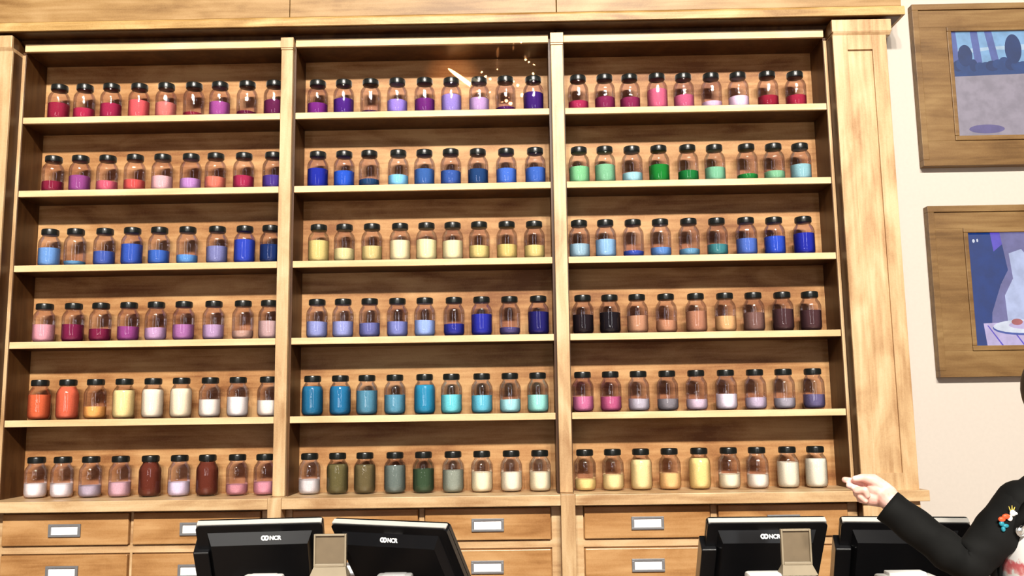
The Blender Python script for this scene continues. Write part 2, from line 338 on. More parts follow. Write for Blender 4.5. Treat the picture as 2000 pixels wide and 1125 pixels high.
# ------------------------------------------------------------------ jars
PK=0.8
JARS=[
 (1,0,[(-1.185,0.088,(165,20,60),'crimson'),(-1.061,0.061,(190,25,75),'raspberry red'),(-0.928,0.080,(175,25,75),'cherry red'),(-0.793,0.096,(225,90,90),'coral'),(-0.660,0.082,(220,125,110),'salmon'),(-0.523,0.030,(150,20,50),'dark red'),(-0.395,0.081,(175,80,160),'orchid'),(-0.259,0.028,(110,15,60),'maroon'),(-0.126,0.081,(110,25,80),'plum')]),
 (1,1,[(0.086,0.066,(130,25,140),'magenta purple'),(0.214,0.086,(80,20,140),'royal purple'),(0.346,0.020,(75,15,80),'dark purple'),(0.477,0.071,(155,135,225),'lavender'),(0.611,0.076,(120,25,130),'violet'),(0.741,0.095,(155,140,215),'pale lavender'),(0.877,0.077,(195,165,210),'pale lilac'),(1.006,0.026,(85,15,100),'dark violet'),(1.142,0.098,(65,20,125),'deep purple')]),
 (1,2,[(1.361,0.052,(185,30,85),'raspberry'),(1.490,0.067,(145,30,85),'burgundy'),(1.612,0.063,(150,30,85),'dark magenta'),(1.745,0.102,(215,100,130),'pink'),(1.875,0.072,(205,95,130),'rose pink'),(2.010,0.039,(225,195,215),'pale pink'),(2.140,0.061,(235,210,225),'blush white'),(2.282,0.060,(165,15,50),'crimson'),(2.419,0.062,(175,20,60),'ruby red')]),
 (2,0,[(-1.194,0.057,(150,20,60),'dark crimson'),(-1.063,0.081,(165,75,150),'orchid purple'),(-0.932,0.055,(215,95,115),'rose'),(-0.796,0.057,(215,85,75),'coral red'),(-0.663,0.073,(230,185,180),'pale peach pink'),(-0.525,0.059,(195,145,205),'light lilac'),(-0.403,0.065,(225,125,95),'salmon orange'),(-0.267,0.068,(180,30,80),'raspberry'),(-0.121,0.068,(80,55,150),'indigo purple')]),
 (2,1,[(0.093,0.097,(5,40,175),'cobalt blue'),(0.220,0.084,(0,90,210),'bright blue'),(0.342,0.040,(20,75,120),'dark teal blue'),(0.483,0.057,(120,205,250),'sky blue'),(0.609,0.086,(50,110,180),'steel blue'),(0.737,0.075,(50,100,180),'medium blue'),(0.868,0.082,(20,75,130),'deep slate blue'),(1.005,0.082,(60,120,215),'cornflower blue'),(1.145,0.084,(50,110,200),'azure blue')]),
 (2,2,[(1.357,0.085,(130,215,145),'light green'),(1.481,0.092,(130,205,150),'soft green'),(1.612,0.051,(160,220,220),'pale aqua'),(1.741,0.087,(0,150,45),'vivid green'),(1.880,0.054,(0,140,55),'emerald green'),(2.010,0.071,(125,205,155),'mint green'),(2.164,0.034,(5,150,55),'bright green'),(2.294,0.046,(130,205,150),'pale green'),(2.422,0.079,(145,205,205),'pale turquoise')]),
 (3,0,[(-1.194,0.091,(105,165,220),'light blue'),(-1.069,0.026,(95,165,205),'pale blue'),(-0.930,0.072,(65,100,185),'denim blue'),(-0.794,0.104,(45,95,195),'cobalt blue'),(-0.664,0.071,(50,110,200),'bright blue'),(-0.528,0.047,(90,160,220),'sky blue'),(-0.386,0.086,(130,140,190),'grey lavender'),(-0.254,0.117,(30,70,195),'royal blue'),(-0.129,0.091,(10,50,110),'navy blue')]),
 (3,1,[(0.102,0.105,(225,210,120),'straw yellow'),(0.225,0.065,(225,220,150),'pale yellow'),(0.357,0.076,(220,205,125),'dull yellow'),(0.492,0.101,(245,235,175),'cream yellow'),(0.619,0.101,(245,240,170),'light lemon'),(0.744,0.094,(240,235,175),'cream'),(0.871,0.068,(225,210,120),'soft yellow'),(1.003,0.072,(225,205,110),'mustard cream'),(1.134,0.066,(225,210,120),'butter yellow')]),
 (3,2,[(1.349,0.069,(155,200,210),'pale aqua blue'),(1.474,0.088,(140,195,225),'light sky blue'),(1.606,0.032,(45,85,190),'royal blue'),(1.736,0.047,(90,150,210),'soft blue'),(1.871,0.036,(100,170,200),'pale teal blue'),(2.005,0.056,(60,150,150),'teal green'),(2.143,0.082,(75,120,205),'cornflower blue'),(2.278,0.091,(20,80,205),'bright blue'),(2.417,0.104,(5,35,175),'deep cobalt blue')]),
 (4,0,[(-1.199,0.086,(230,165,170),'blush pink'),(-1.061,0.084,(140,20,75),'wine red'),(-0.932,0.061,(140,20,70),'dark wine red'),(-0.796,0.070,(165,70,145),'orchid purple'),(-0.665,0.061,(205,170,205),'pale lilac'),(-0.533,0.075,(185,120,180),'mauve'),(-0.392,0.072,(195,165,200),'greyish lilac'),(-0.253,0.042,(205,170,145),'beige'),(-0.129,0.087,(205,175,165),'pale taupe')]),
 (4,1,[(0.100,0.079,(150,165,215),'periwinkle'),(0.223,0.078,(155,170,220),'pale periwinkle'),(0.349,0.069,(115,125,185),'slate lavender'),(0.480,0.074,(130,145,205),'soft periwinkle'),(0.610,0.078,(150,185,235),'baby blue'),(0.748,0.058,(35,50,165),'royal blue'),(0.879,0.102,(30,45,175),'ultramarine'),(1.011,0.037,(90,85,140),'dusty violet'),(1.147,0.109,(30,30,115),'midnight blue')]),
 (4,2,[(1.357,0.092,(35,25,30),'black'),(1.484,0.101,(30,25,30),'near black'),(1.613,0.084,(205,155,110),'tan'),(1.749,0.058,(205,150,105),'light tan'),(1.890,0.100,(195,140,100),'caramel'),(2.027,0.074,(230,185,115),'golden tan'),(2.160,0.090,(140,105,90),'taupe brown'),(2.296,0.103,(85,55,55),'dark brown'),(2.426,0.097,(85,55,55),'dark chocolate')]),
 (5,0,[(-1.203,0.116,(225,105,45),'orange'),(-1.069,0.152,(225,105,60),'deep orange'),(-0.938,0.058,(245,180,80),'golden orange'),(-0.802,0.131,(250,225,145),'pale yellow'),(-0.667,0.133,(250,235,200),'cream'),(-0.533,0.136,(250,232,190),'ivory cream'),(-0.399,0.083,(245,240,215),'off white'),(-0.267,0.092,(240,242,225),'white'),(-0.125,0.075,(245,240,215),'ivory white')]),
 (5,1,[(0.083,0.137,(0,125,165),'teal blue'),(0.214,0.135,(0,130,175),'deep turquoise'),(0.339,0.113,(85,160,180),'dusty teal'),(0.470,0.092,(90,170,190),'muted aqua'),(0.609,0.136,(0,155,190),'bright turquoise'),(0.734,0.088,(105,225,225),'light aqua'),(0.876,0.084,(95,205,220),'aqua'),(1.008,0.063,(165,235,230),'pale mint aqua'),(1.138,0.082,(155,235,215),'pale mint')]),
 (5,2,[(1.348,0.071,(215,120,160),'pink'),(1.477,0.069,(205,95,140),'rose pink'),(1.607,0.057,(200,200,205),'light grey'),(1.742,0.055,(150,150,150),'mid grey'),(1.876,0.051,(220,205,215),'pinkish white'),(2.015,0.074,(235,232,240),'bright white'),(2.151,0.055,(205,195,210),'lilac grey'),(2.284,0.051,(180,180,185),'silver grey'),(2.420,0.066,(115,110,150),'slate violet')]),
 (6,0,[(-1.200,0.065,(248,242,225),'white'),(-1.074,0.063,(248,242,228),'creamy white'),(-0.943,0.053,(195,185,195),'mauve grey'),(-0.804,0.066,(220,180,185),'dusty pink'),(-0.664,0.158,(115,50,25),'rust brown'),(-0.529,0.064,(225,215,230),'lilac white'),(-0.400,0.154,(115,50,25),'reddish brown'),(-0.261,0.049,(215,150,155),'rose'),(-0.132,0.059,(225,155,165),'pale rose pink')]),
 (6,1,[(0.075,0.066,(225,225,215),'off white'),(0.205,0.134,(115,110,60),'olive'),(0.331,0.130,(120,110,65),'khaki olive'),(0.471,0.125,(120,140,125),'grey green'),(0.603,0.108,(65,95,60),'forest green'),(0.740,0.101,(160,175,150),'pale sage'),(0.873,0.090,(250,240,190),'cream yellow'),(1.009,0.088,(248,242,200),'pale cream'),(1.141,0.087,(248,238,190),'ivory')]),
 (6,2,[(1.349,0.052,(250,220,130),'golden yellow'),(1.477,0.070,(250,225,150),'light yellow'),(1.607,0.136,(250,225,150),'pale yellow'),(1.738,0.074,(245,205,125),'apricot yellow'),(1.875,0.140,(250,220,130),'warm yellow'),(2.012,0.065,(248,240,195),'cream'),(2.141,0.062,(248,240,210),'pale cream'),(2.282,0.116,(235,235,200),'pale greenish cream'),(2.411,0.130,(235,237,205),'soft greenish white')]),
]

def powder_mat(c,i):
    l=lin(c); g_=sum(l)/3; l=[v*.90+.10*g_ for v in l]; k_=PK+.27*max(l)**2; l=[min(.92,max(.006,v*k_*q)) for v,q in zip(l,(1,1.03,1.08))]
    m,nt,b,N,L=nodes('powder'); t=N.new('ShaderNodeTexCoord'); n=N.new('ShaderNodeTexNoise')
    n.inputs['Scale'].default_value=260; n.inputs['Detail'].default_value=2; L.new(t.outputs['Object'],n.inputs['Vector'])
    r=ramp(N,L,n.outputs['Fac'],[(.35,[v*.90 for v in l]),(.65,[min(.95,v*1.08) for v in l])]); L.new(r.outputs[0],b.inputs['Base Color'])
    b.inputs['Roughness'].default_value=.85; b.inputs['Specular IOR Level'].default_value=.2
    return m
JH=.186; JR=.0500
gp=[(0,.004),(.030,.002),(.040,.0),(.0455,.006),(JR,.020),(JR,.040),(JR,.112),(.0490,.124),(.0445,.136),(.0375,.146),(.0345,.151),(.0340,.154),(.0345,.168)]
def glass_mesh():
    m=MB(); m.lathe(gp,40)
    o=m.build('glass_body',M_glass,smooth=True); return o
def lid_mesh():
    m=MB(); n=48
    m.lathe([(.0,.157),(.0355,.157),(.0380,.1585),(.0385,.161),(.0385,.181),(.0372,.1845),(.034,.186),(.031,.1845),(0,.1845)],n)
    for k in range(36):
        a=2*PI*k/36; M=Matrix.Rotation(a,4,'Z')
        m.box(.0378,.0392,-.0010,.0010,.1610,.1805,M=M)
    return m.build('lid',M_lid,smooth=False,angle=40)
def powder_mesh(h,mat,rnd):
    m=MB(); r_=JR-.0022; h=max(.012,h)
    pr=[(0,.0045),(.036,.0045),(.0425,.008),(min(r_,.0455),.014)]
    for q,z in ((r_,.022),(r_,.112),(.0466,.124),(.042,.136),(.036,.145),(.033,.151)):
        if z<h-.003: pr.append((q,z))
    # radius at fill height
    def rad(z):
        T=[(.0425,.008),(.0455,.014),(r_,.022),(r_,.112),(.0466,.124),(.042,.136),(.036,.145),(.033,.16)]
        for (a,za),(b,zb) in zip(T,T[1:]):
            if z<=zb: return a+(b-a)*max(0,(z-za))/(zb-za)
        return .032
    pr=[p_ for p_ in pr if p_[1]<h-.002]+[(rad(h),h),(rad(h)*.6,h+.001),(0,h+.0015)]
    m.lathe(pr,32)
    o=m.build('powder',mat,smooth=False,angle=50)
    tx,ty=rnd.uniform(-.03,.03),rnd.uniform(-.02,.02)
    for v in o.data.vertices:
        if v.co.z>h-.001: v.co.z+=v.co.x*tx+v.co.y*ty
    return o
ORD=['first from left','second from left','third from left','fourth from left','fifth from left','sixth from left','third from right','second from right','rightmost']
SH={1:'top shelf',2:'second shelf',3:'third shelf',4:'fourth shelf',5:'fifth shelf',6:'bottom ledge'}
BAY=['left bay','middle bay','right bay']
def fill(h):
    return ('nearly empty' if h<.035 else 'quarter-full' if h<.06 else 'third-full' if h<.082 else 'half-full' if h<.11 else 'mostly full' if h<.128 else 'full')
first=None
for r_,bay,L_ in JARS:
    z0=(SZ[r_-1] if r_<6 else -.357)+ZO+.0006
    for k,(x,h,c,nm) in enumerate(L_):
        rnd=random.Random(r_*100+bay*10+k)
        x=min(max(x,BX[bay][0]+.052),BX[bay][1]-.052)
        y=.083+rnd.uniform(-.004,.004)
        mat=powder_mat(c,k)
        if first is None:
            root=empty('glass_jar',(x,y,z0)); g=glass_mesh(); g.parent=root; l=lid_mesh(); l.parent=root; first=(root,g,l)
        else:
            root=first[0].copy(); COL.objects.link(root); root.location=(x,y,z0)
            for s_ in first[1:]:
                q=s_.copy(); COL.objects.link(q); q.parent=root
        root.rotation_euler=(0,0,rnd.uniform(0,6.28))
        pw=powder_mesh(h,mat,rnd); pw.parent=root
        pw['label']=nm+' powder'
        tag(root,'%s jar of %s powder, %s on %s, %s'%(fill(h),nm,ORD[k],SH[r_],BAY[bay]),'jar','jars of coloured powder on the shelves')

# ------------------------------------------------------------------ framed screens on the right wall
def emat(name,c,e=.9):
    m,nt,b,N,L=nodes(name); t=N.new('ShaderNodeTexCoord'); n=N.new('ShaderNodeTexNoise'); n.inputs['Scale'].default_value=22; n.inputs['Detail'].default_value=4
    L.new(t.outputs['Object'],n.inputs['Vector']); l=lin(c)
    r=ramp(N,L,n.outputs['Fac'],[(.35,[v*.88 for v in l]),(.65,[min(1,v*1.12) for v in l])]); L.new(r.outputs[0],b.inputs['Emission Color'])
    b.inputs['Emission Strength'].default_value=e; b.inputs['Base Color'].default_value=(.03,.03,.035,1); b.inputs['Roughness'].default_value=.3; return m
def picture(zb,zt,sb,st,lab,art):
    x0=2.998; x1=x0+1.09; xs0=3.181; xs1=x1-.183; yf=.060
    root=tag(empty('picture_frame',((x0+x1)/2,.10,zb+ZO)),lab,'picture','wooden framed screens on the right wall')
    inv=Matrix.Translation((-(x0+x1)/2,-.10,-zb-ZO))
    def Q(m,name,mat,**k):
        o=m.build(name,mat,**k); o.parent=root; o.matrix_parent_inverse=inv; return o
    m=MB()
    def ringbox(a0,a1,b0,b1,c0,c1,d0,d1,y0,y1,bev):  # outer a,b ; inner c,d
        m.box(a0,a1,y0,y1,d1,b1,bev); m.box(a0,a1,y0,y1,b0,d0,bev); m.box(a0,c0,y0,y1,d0,d1,bev); m.box(c1,a1,y0,y1,d0,d1,bev)
    ringbox(x0,x1,zb+ZO,zt+ZO,x0+.03,x1-.03,zb+.03+ZO,zt-.03+ZO,yf-.006,.0995,.002)
    ringbox(x0+.028,x1-.028,zb+.028+ZO,zt-.028+ZO,xs0-.02,xs1+.02,sb-.022+ZO,st+.022+ZO,yf+.002,.0995,.001)
    Q(m,'frame',W_pic)
    m=MB(); ringbox(xs0-.021,xs1+.021,sb-.023+ZO,st+.023+ZO,xs0,xs1,sb+ZO,st+ZO,yf-.005,.0995,.003); Q(m,'inner_moulding',W_pic)
    art(Q,xs0,xs1,sb+ZO,st+ZO,yf+.012)
def blob(m,pts,y,d=.001,mi=0): m.prism(pts,y-d,y,'y',mi=mi)
def ell(cx,cz,rx,rz,n=28): return [(cx+rx*math.cos(2*PI*k/n),cz+rz*math.sin(2*PI*k/n)) for k in range(n)]
def park(Q,x0,x1,z0,z1,y):
    C=[emat('screen_sky',(140,185,225)),emat('screen_ground',(168,156,166)),emat('screen_hedge',(30,70,130)),emat('screen_trunk',(95,110,175)),emat('screen_shrub',(20,55,110)),emat('screen_path_shade',(110,100,150)),emat('screen_light_band',(190,215,235))]
    W=x1-x0; H=z1-z0; X=lambda u:x0+u; Z=lambda v:z1-v     # metres from the top-left corner
    m=MB(); m.box(x0,x1,y,y+.02,z0,z1,mi=0)
    blob(m,[(x0,z0),(x1,z0),(x1,Z(.20)),(x0,Z(.225))],y,.0005,1)
    m.prism([(X(0),Z(.12)),(X(.2),Z(.09)),(X(.5),Z(.10)),(x1,Z(.06)),(x1,Z(.04)),(X(.3),Z(.07)),(X(0),Z(.09))],y-.0008,y,'y',mi=6)
    for u,w_,l in ((.012,.03,.01),(.115,.035,.015),(.185,.035,.03),(.55,.04,-.02)):
        blob(m,[(X(u-w_/2),Z(0)),(X(u+w_/2),Z(0)),(X(u+w_/2+l),Z(.18)),(X(u-w_/2+l),Z(.18))],y,.0010,3)
    blob(m,[(X(0),Z(.175)),(x1,Z(.155)),(x1,Z(.205)),(X(0),Z(.225))],y,.0014,2)
    rh=random.Random(3)
    for k in range(int(W/.03)):
        a=.02+rh.random()*.014; u=min(max(.03*k+.012,a+.002),W-a-.002); blob(m,ell(X(u),Z(.172-.01*math.sin(k)-.00002*k),a,.022+.012*rh.random(),18),y,.00141+.00002*k,2 if k%3 else 4)
    for u,v,a,b_ in ((.065,.12,.035,.055),(.30,.09,.04,.075),(.43,.10,.05,.07),(.60,.12,.05,.06)):
        blob(m,ell(X(u),Z(v),a,b_),y,.0018,4)
    blob(m,ell(X(.14),Z(.49),.085,.022),y,.0018,5)
    Q(m,'screen',C)
def night(Q,x0,x1,z0,z1,y):
    C=[emat('screen_night_blue',(0,52,125)),emat('screen_violet',(95,80,200)),emat('screen_grey_mauve',(118,115,165)),emat('screen_pale',(190,200,235)),emat('screen_table_linen',(200,185,225)),emat('screen_plate',(225,230,245)),emat('screen_rust',(180,100,100)),emat('screen_plate_rim',(70,90,170))]
    X=lambda u:x0+u; Z=lambda v:z1-v
    m=MB(); m.box(x0,x1,y,y+.02,z0,z1,mi=0)
    blob(m,[(X(.11),Z(0)),(X(.17),Z(0)),(X(.17),Z(.05)),(X(.12),Z(.09))],y,.0006,1)
    blob(m,[(X(.155),Z(.0)),(X(.36),Z(.0)),(X(.40),z0),(X(.075),z0),(X(.09),Z(.38)),(X(.14),Z(.25)),(X(.18),Z(.18))],y,.0008,2)
    blob(m,[(X(.19),Z(.10)),(X(.25),Z(.08)),(X(.30),Z(.15)),(X(.27),Z(.30)),(X(.29),Z(.45)),(X(.16),Z(.45)),(X(.155),Z(.30)),(X(.20),Z(.22))],y,.0012,3)
    blob(m,[(X(.045),Z(.43)),(x1,Z(.41)),(x1,z0),(X(.055),z0)],y,.0016,4)
    for k in range(6): blob(m,[(X(.06+.1*k),Z(.44)),(X(.066+.1*k),Z(.44)),(X(.13+.1*k),z0),(X(.122+.1*k),z0)],y,.0018,1)
    blob(m,ell(X(.24),Z(.452),.155,.036),y,.0020,7); blob(m,ell(X(.24),Z(.446),.152,.032),y,.0022,5); blob(m,ell(X(.26),Z(.44),.10,.020),y,.0024,4)
    blob(m,ell(X(.20),Z(.425),.026,.015),y,.0028,6)
    blob(m,ell(X(.030),Z(.038),.006,.009,12),y,.001,5); blob(m,ell(X(.048),Z(.036),.004,.008,12),y,.001,5)
    Q(m,'screen',C)
picture(1.140,1.953,1.287,1.812,'upper wooden framed picture of a pale blue park scene on cream wall',park)
picture(.136,.945,.280,.814,'lower wooden framed picture of a dark blue night scene with a plate',night)

# ------------------------------------------------------------------ counter with registers and printers
CT=.98
m=MB(); m.box(-1.6,3.0,-1.93,-1.28,CT-.04,CT,.004)
ct=m.build('countertop',M_count); cn=empty('sales_counter',(.7,-1.6,0)); tag(cn,'dark sales counter carrying four registers below the shelving wall','counter')
ct.parent=cn; ct.matrix_parent_inverse=Matrix.Translation((-.7,1.6,0))
m=MB(); m.box(-1.57,2.97,-1.88,-1.32,.001,CT-.041); o=m.build('base',W_draw); o.parent=cn; o.matrix_parent_inverse=Matrix.Translation((-.7,1.6,0))

def text_mesh(txt,size,ext=.0006):
    c=bpy.data.curves.new('t','FONT'); c.body=txt; c.size=size; c.extrude=ext; c.align_x='LEFT'; c.space_character=.95; c.offset=.0006
    o=bpy.data.objects.new('t',c); COL.objects.link(o); dg=bpy.context.evaluated_depsgraph_get()
    me=bpy.data.meshes.new_from_object(o.evaluated_get(dg)); bpy.data.objects.remove(o); bpy.data.curves.remove(c); return me
def ray_at_z(px,py,z):
    d=fw*F+r2*(px-1000)+u2*(562.5-py); t=(z-CZ)/d.z; return Vector((CX,CY,CZ))+d*t
def register(tl,tr,Y0,lab,lo,tilt=38,reader='left'):
    A=at(*tl,Y0); B=ray_at_z(*tr,A.z); d=B-A; W=d.length; yaw=math.atan2(d.y,d.x); C=(A+B)/2; zt=A.z-CT
    root=tag(empty('point_of_sale_register',(C.x,C.y,CT),yaw),lab,'register','black registers on the counter')
    t=R(tilt); v=Vector((0,math.sin(t),-math.cos(t))); n=Vector((0,-math.cos(t),-math.sin(t)))
    M=Matrix(((1,0,0,0),(0,v.y,n.y,0),(0,v.z,n.z,zt),(0,0,0,1)))   # columns: u, v, n, origin at the middle of the top edge
    H=.275; h2=W/2
    def rr(a,b,c,d_,r_):   # rounded rectangle in u,v
        P_=[]
        for cx,cy,s0 in ((b-r_,c+r_,-90),(b-r_,d_-r_,0),(a+r_,d_-r_,90),(a+r_,c+r_,180)):
            for k in range(6): q=R(s0+18*k); P_.append((cx+r_*math.cos(q),cy+r_*math.sin(q)))
        return P_
    def slab(m,pts,n0,n1,mi=0):
        m.loft([[Vector((x,y,n0)) for x,y in pts],[Vector((x,y,n1)) for x,y in pts]],mi=mi)
    def fin(m,name,mats,**k):
        m.bm.transform(M); o=m.build(name,mats,root,**k); return o
    m=MB(); slab(m,rr(-h2,h2,0,H,.012),-.020,-.0085); fin(m,'bezel',M_black)
    m=MB(); slab(m,rr(-h2+.004,h2-.004,-.0015,.004,.0015),-.014,.001); fin(m,'top_glint_strip',M_glint)  # strip paints the light reflection on the black top edge
    m=MB(); slab(m,rr(-h2+.001,h2-.001,.0012,H-.001,.012),-.0086,.006)
    # bulged rear cover with a slanted top facet
    a,b=-h2+.030,h2-.030
    ring=lambda u,v0,v1,nn:[Vector((-u,v0,nn)),Vector((u,v0,nn)),Vector((u,v1,nn)),Vector((-u,v1,nn))]
    m.loft([ring(b,.024,H-.03,.005),ring(b-.012,.050,H-.05,.030)])
    fin(m,'housing',M_black)
    m=MB(); m.box(-h2+.02,h2-.02,.02,H-.02,-.0215,-.0195); fin(m,'touchscreen',M_black)
    # logo on the slanted facet
    me=text_mesh('NCR',.0150); lb=bmesh.new(); lb.from_mesh(me); bpy.data.meshes.remove(me)
    s=(.025/.026)  # facet slope
    e1=Vector((0,.026,.025)).normalized(); nn=Vector((0,-.025,.026)).normalized()
    LM=Matrix(((1,-0,0,0),(0,-e1.y,nn.y,0),(0,-e1.z,nn.z,0),(0,0,0,1)))
    base=Vector((lo,.024,.005))+e1*.0245+nn*.0008
    m=MB()
    lb.transform(Matrix.Translation((.016,.001,0))); m.add(lb,0,Matrix.Translation(base)@LM)
    for cx in (.0,.008):
        tb=bmesh.new()
        N_=20; o_=[];i_=[]
        for k in range(N_):
            q=2*PI*k/N_; o_.append(tb.verts.new((cx+.0068*math.cos(q),.0065+.0068*math.sin(q),0))); i_.append(tb.verts.new((cx+.0030*math.cos(q),.0065+.0030*math.sin(q),0)))
        for k in range(N_): tb.faces.new((o_[k],o_[(k+1)%N_],i_[(k+1)%N_],i_[k]))
        ext=bmesh.ops.extrude_face_region(tb,geom=tb.faces[:]); bmesh.ops.translate(tb,verts=[g for g in ext['geom'] if isinstance(g,bmesh.types.BMVert)],vec=(0,0,.0008 if cx else .0006))
        bmesh.ops.recalc_face_normals(tb,faces=tb.faces[:]); m.add(tb,0,Matrix.Translation(base)@LM)
    fin(m,'logo',M_logo)['label']='white letters and ring symbol'
    sg=-1 if reader=='left' else 1
    if reader:
      m=MB(); x_a,x_b=sorted((sg*(h2+.012),sg*(h2-.030))); m.box(x_a,x_b,.085,H-.02,-.035,.020,.003); fin(m,'card_reader',M_black)
    # stand
    m=MB(); m.box(-.05,.05,.145,.195,.012,zt-.216,.004); m.build('neck',M_black,root)
    m=MB(); m.box(-.11,.11,.06,.27,0,.018,.006); m.build('base',M_black,root)
    return root
register((381,1026),(631,1019),-1.66,'black register at far left of the counter, pale band behind its logo',.010)
register((646,1021),(873,1031),-1.62,'black register turned aside, second from left, right edge slanting outward',-.020,reader=None)
register((1381,1020),(1617,1018),-1.62,'black register third from left, partly covered by an open printer lid',-.012)
register((1642,1018),(1897,1020),-1.64,'black register at far right, behind the pointing person\'s sleeve',.05)

def printer(cx,ytop,Y,wd,lab,lidpx=None,mat=None):
    """receipt printer: rounded white body, its hinged lid standing open"""
    zt=at(cx,ytop,Y+.06).z; c=at(cx,ytop,Y)
    root=tag(empty('receipt_printer',(c.x,Y,CT)),lab,'printer','small devices on the counter')
    h=zt-CT
    m=MB(); m.box(-wd/2,wd/2,0,.06,0,h,.008); m.build('body',mat or M_white,root,angle=40)
    m=MB(); m.box(-wd/2+.012,wd/2-.012,-.003,.001,h*.35,h*.55,.001); m.build('paper_slot',M_black,root)
    if lidpx:
        a=at(lidpx[0],lidpx[2],Y); b=at(lidpx[1],lidpx[3],Y); x0=a.x-c.x; x1=b.x-c.x; zt2=a.z-CT; zb=b.z-CT; y0=.01
        m=MB(); wl=.0045
        def bx(*q,**k): m.box(*q,**k)
        bx(x0+wl,x1-wl,y0+.006,y0+.010,zb,zt2-wl)
        m2=MB(); m2.box(x0,x0+wl,y0,y0+.012,zb,zt2,.001); m2.box(x1-wl,x1,y0,y0+.012,zb,zt2,.001); m2.box(x0+wl,x1-wl,y0,y0+.012,zt2-wl,zt2,.001); m2.box(x0+wl,x1-wl,y0-.002,y0+.012,zb,zb+.007,.001)
        # flared hinge
        m2.loft([[Vector((x0+.001,y0,zb)),Vector((x1-.001,y0,zb)),Vector((x1-.001,y0+.014,zb)),Vector((x0+.001,y0+.014,zb))],
                 [Vector((x0-.006,y0-.02,zb-.022)),Vector((x1+.006,y0-.02,zb-.022)),Vector((x1+.006,y0+.03,zb-.022)),Vector((x0-.006,y0+.03,zb-.022))],
                 [Vector((x0-.006,y0-.02,h-.002)),Vector((x1+.006,y0-.02,h-.002)),Vector((x1+.006,y0+.03,h-.002)),Vector((x0-.006,y0+.03,h-.002))]])
        l=m2.build('open_lid',M_taupe2,root); l['label']='open taupe lid standing upright'
        q=m.build('lid_lining',M_taupe,root); q.parent=l
    return root
printer(641,1132,-1.84,.10,'small printer between the two left registers, taupe lid open',(611,674,1045,1108))
printer(1530,1113,-1.84,.168,'white printer before the third register, its taupe lid standing open',(1527,1590,1035,1104))
def terminal(cx,ytop,Y,wd,lab,step=False,mat=None):
    c=at(cx,ytop,Y); h=at(cx,ytop,Y+.05).z-CT
    root=tag(empty('card_terminal',(c.x,Y,CT)),lab,'card terminal','small devices on the counter')
    m=MB(); m.box(-wd/2,wd/2,0,.05,0,h-(.008 if step else 0),.006); m.build('body',mat or M_white,root,angle=40)
    m=MB(); m.box(-wd*.33,wd*.33,.008,.046,h-.012,h if step else h+.0015,.003); m.build('top_cover',mat or M_white,root,angle=40)
    m=MB(); m.box(-wd*.36,wd*.36,-.0015,.001,h*.45,h*.8,.001); m.build('display',M_black,root)
M_lgrey=plain('pale_grey_plastic',(.42,.42,.42),rough=.4,noise=.02)
terminal(508,1120,-1.86,.098,'white card terminal edge in front of the far left register')
terminal(768,1118,-1.86,.088,'pale grey card terminal edge in front of the second register',mat=M_lgrey)
terminal(1776,1112,-1.86,.140,'white stepped card terminal under the pointing person\'s forearm',step=True)

# ------------------------------------------------------------------ the person at the right edge
M_skin,nt,b,N,L=nodes('fair_skin')
t=N.new('ShaderNodeTexCoord'); n=N.new('ShaderNodeTexNoise'); n.inputs['Scale'].default_value=38; n.inputs['Detail'].default_value=3; L.new(t.outputs['Object'],n.inputs['Vector'])
r=ramp(N,L,n.outputs['Fac'],[(.35,(.72,.40,.33)),(.65,(.87,.58,.51))]); L.new(r.outputs[0],b.inputs['Base Color'])
b.inputs['Roughness'].default_value=.45; b.inputs['Subsurface Weight'].default_value=.15; b.inputs['Subsurface Radius'].default_value=(.01,.004,.002)
M_jacket=plain('black_jacket_cloth',(.0042,.0042,.0040),rough=.8,noise=.35,scale=18,spec=.15)
M_trouser=plain('black_trousers',(.012,.012,.014),rough=.85,noise=.2)
M_hair=plain('dark_brown_hair',(.010,.006,.004),rough=.5,noise=.4,scale=90)
M_shoe=plain('black_shoe_leather',(.01,.01,.01),rough=.3)
M_eye=plain('eye_white',(.75,.72,.70),rough=.2,noise=.01); M_iris=plain('dark_iris',(.03,.015,.008),rough=.15)
M_lip=plain('lip',(.45,.13,.12),rough=.4,noise=.03)
PY=-2.14                                   # standing on the customers' side of the counter
hc=at(2108,790,PY)                         # centre of the head
px0=at(2075,900,PY).x
root=tag(empty('person',(px0,PY,0)),'person in a black jacket and white printed shirt pointing left at the jars','person')
inv=Matrix.Translation((-px0,-PY,0))
def Qp(m,name,mat,parent=None,**k):
    o=m.build(name,mat,**k); o.parent=root; o.matrix_parent_inverse=inv; return o
TW=R(-25)                                  # torso turned towards picture left
front=Vector((math.sin(TW),-math.cos(TW),0)); side=Vector((math.cos(TW),math.sin(TW),0))   # side points to picture right
side=Vector((-front.y,front.x,0))
ctr=Vector((px0,PY,0))
sh_z=at(1975,975,PY).z
shR=at(1990,986,PY+.01); elR=at(1889,1105,PY+.01); wrR=at(1739,978,-2.045)
hy=-2.02
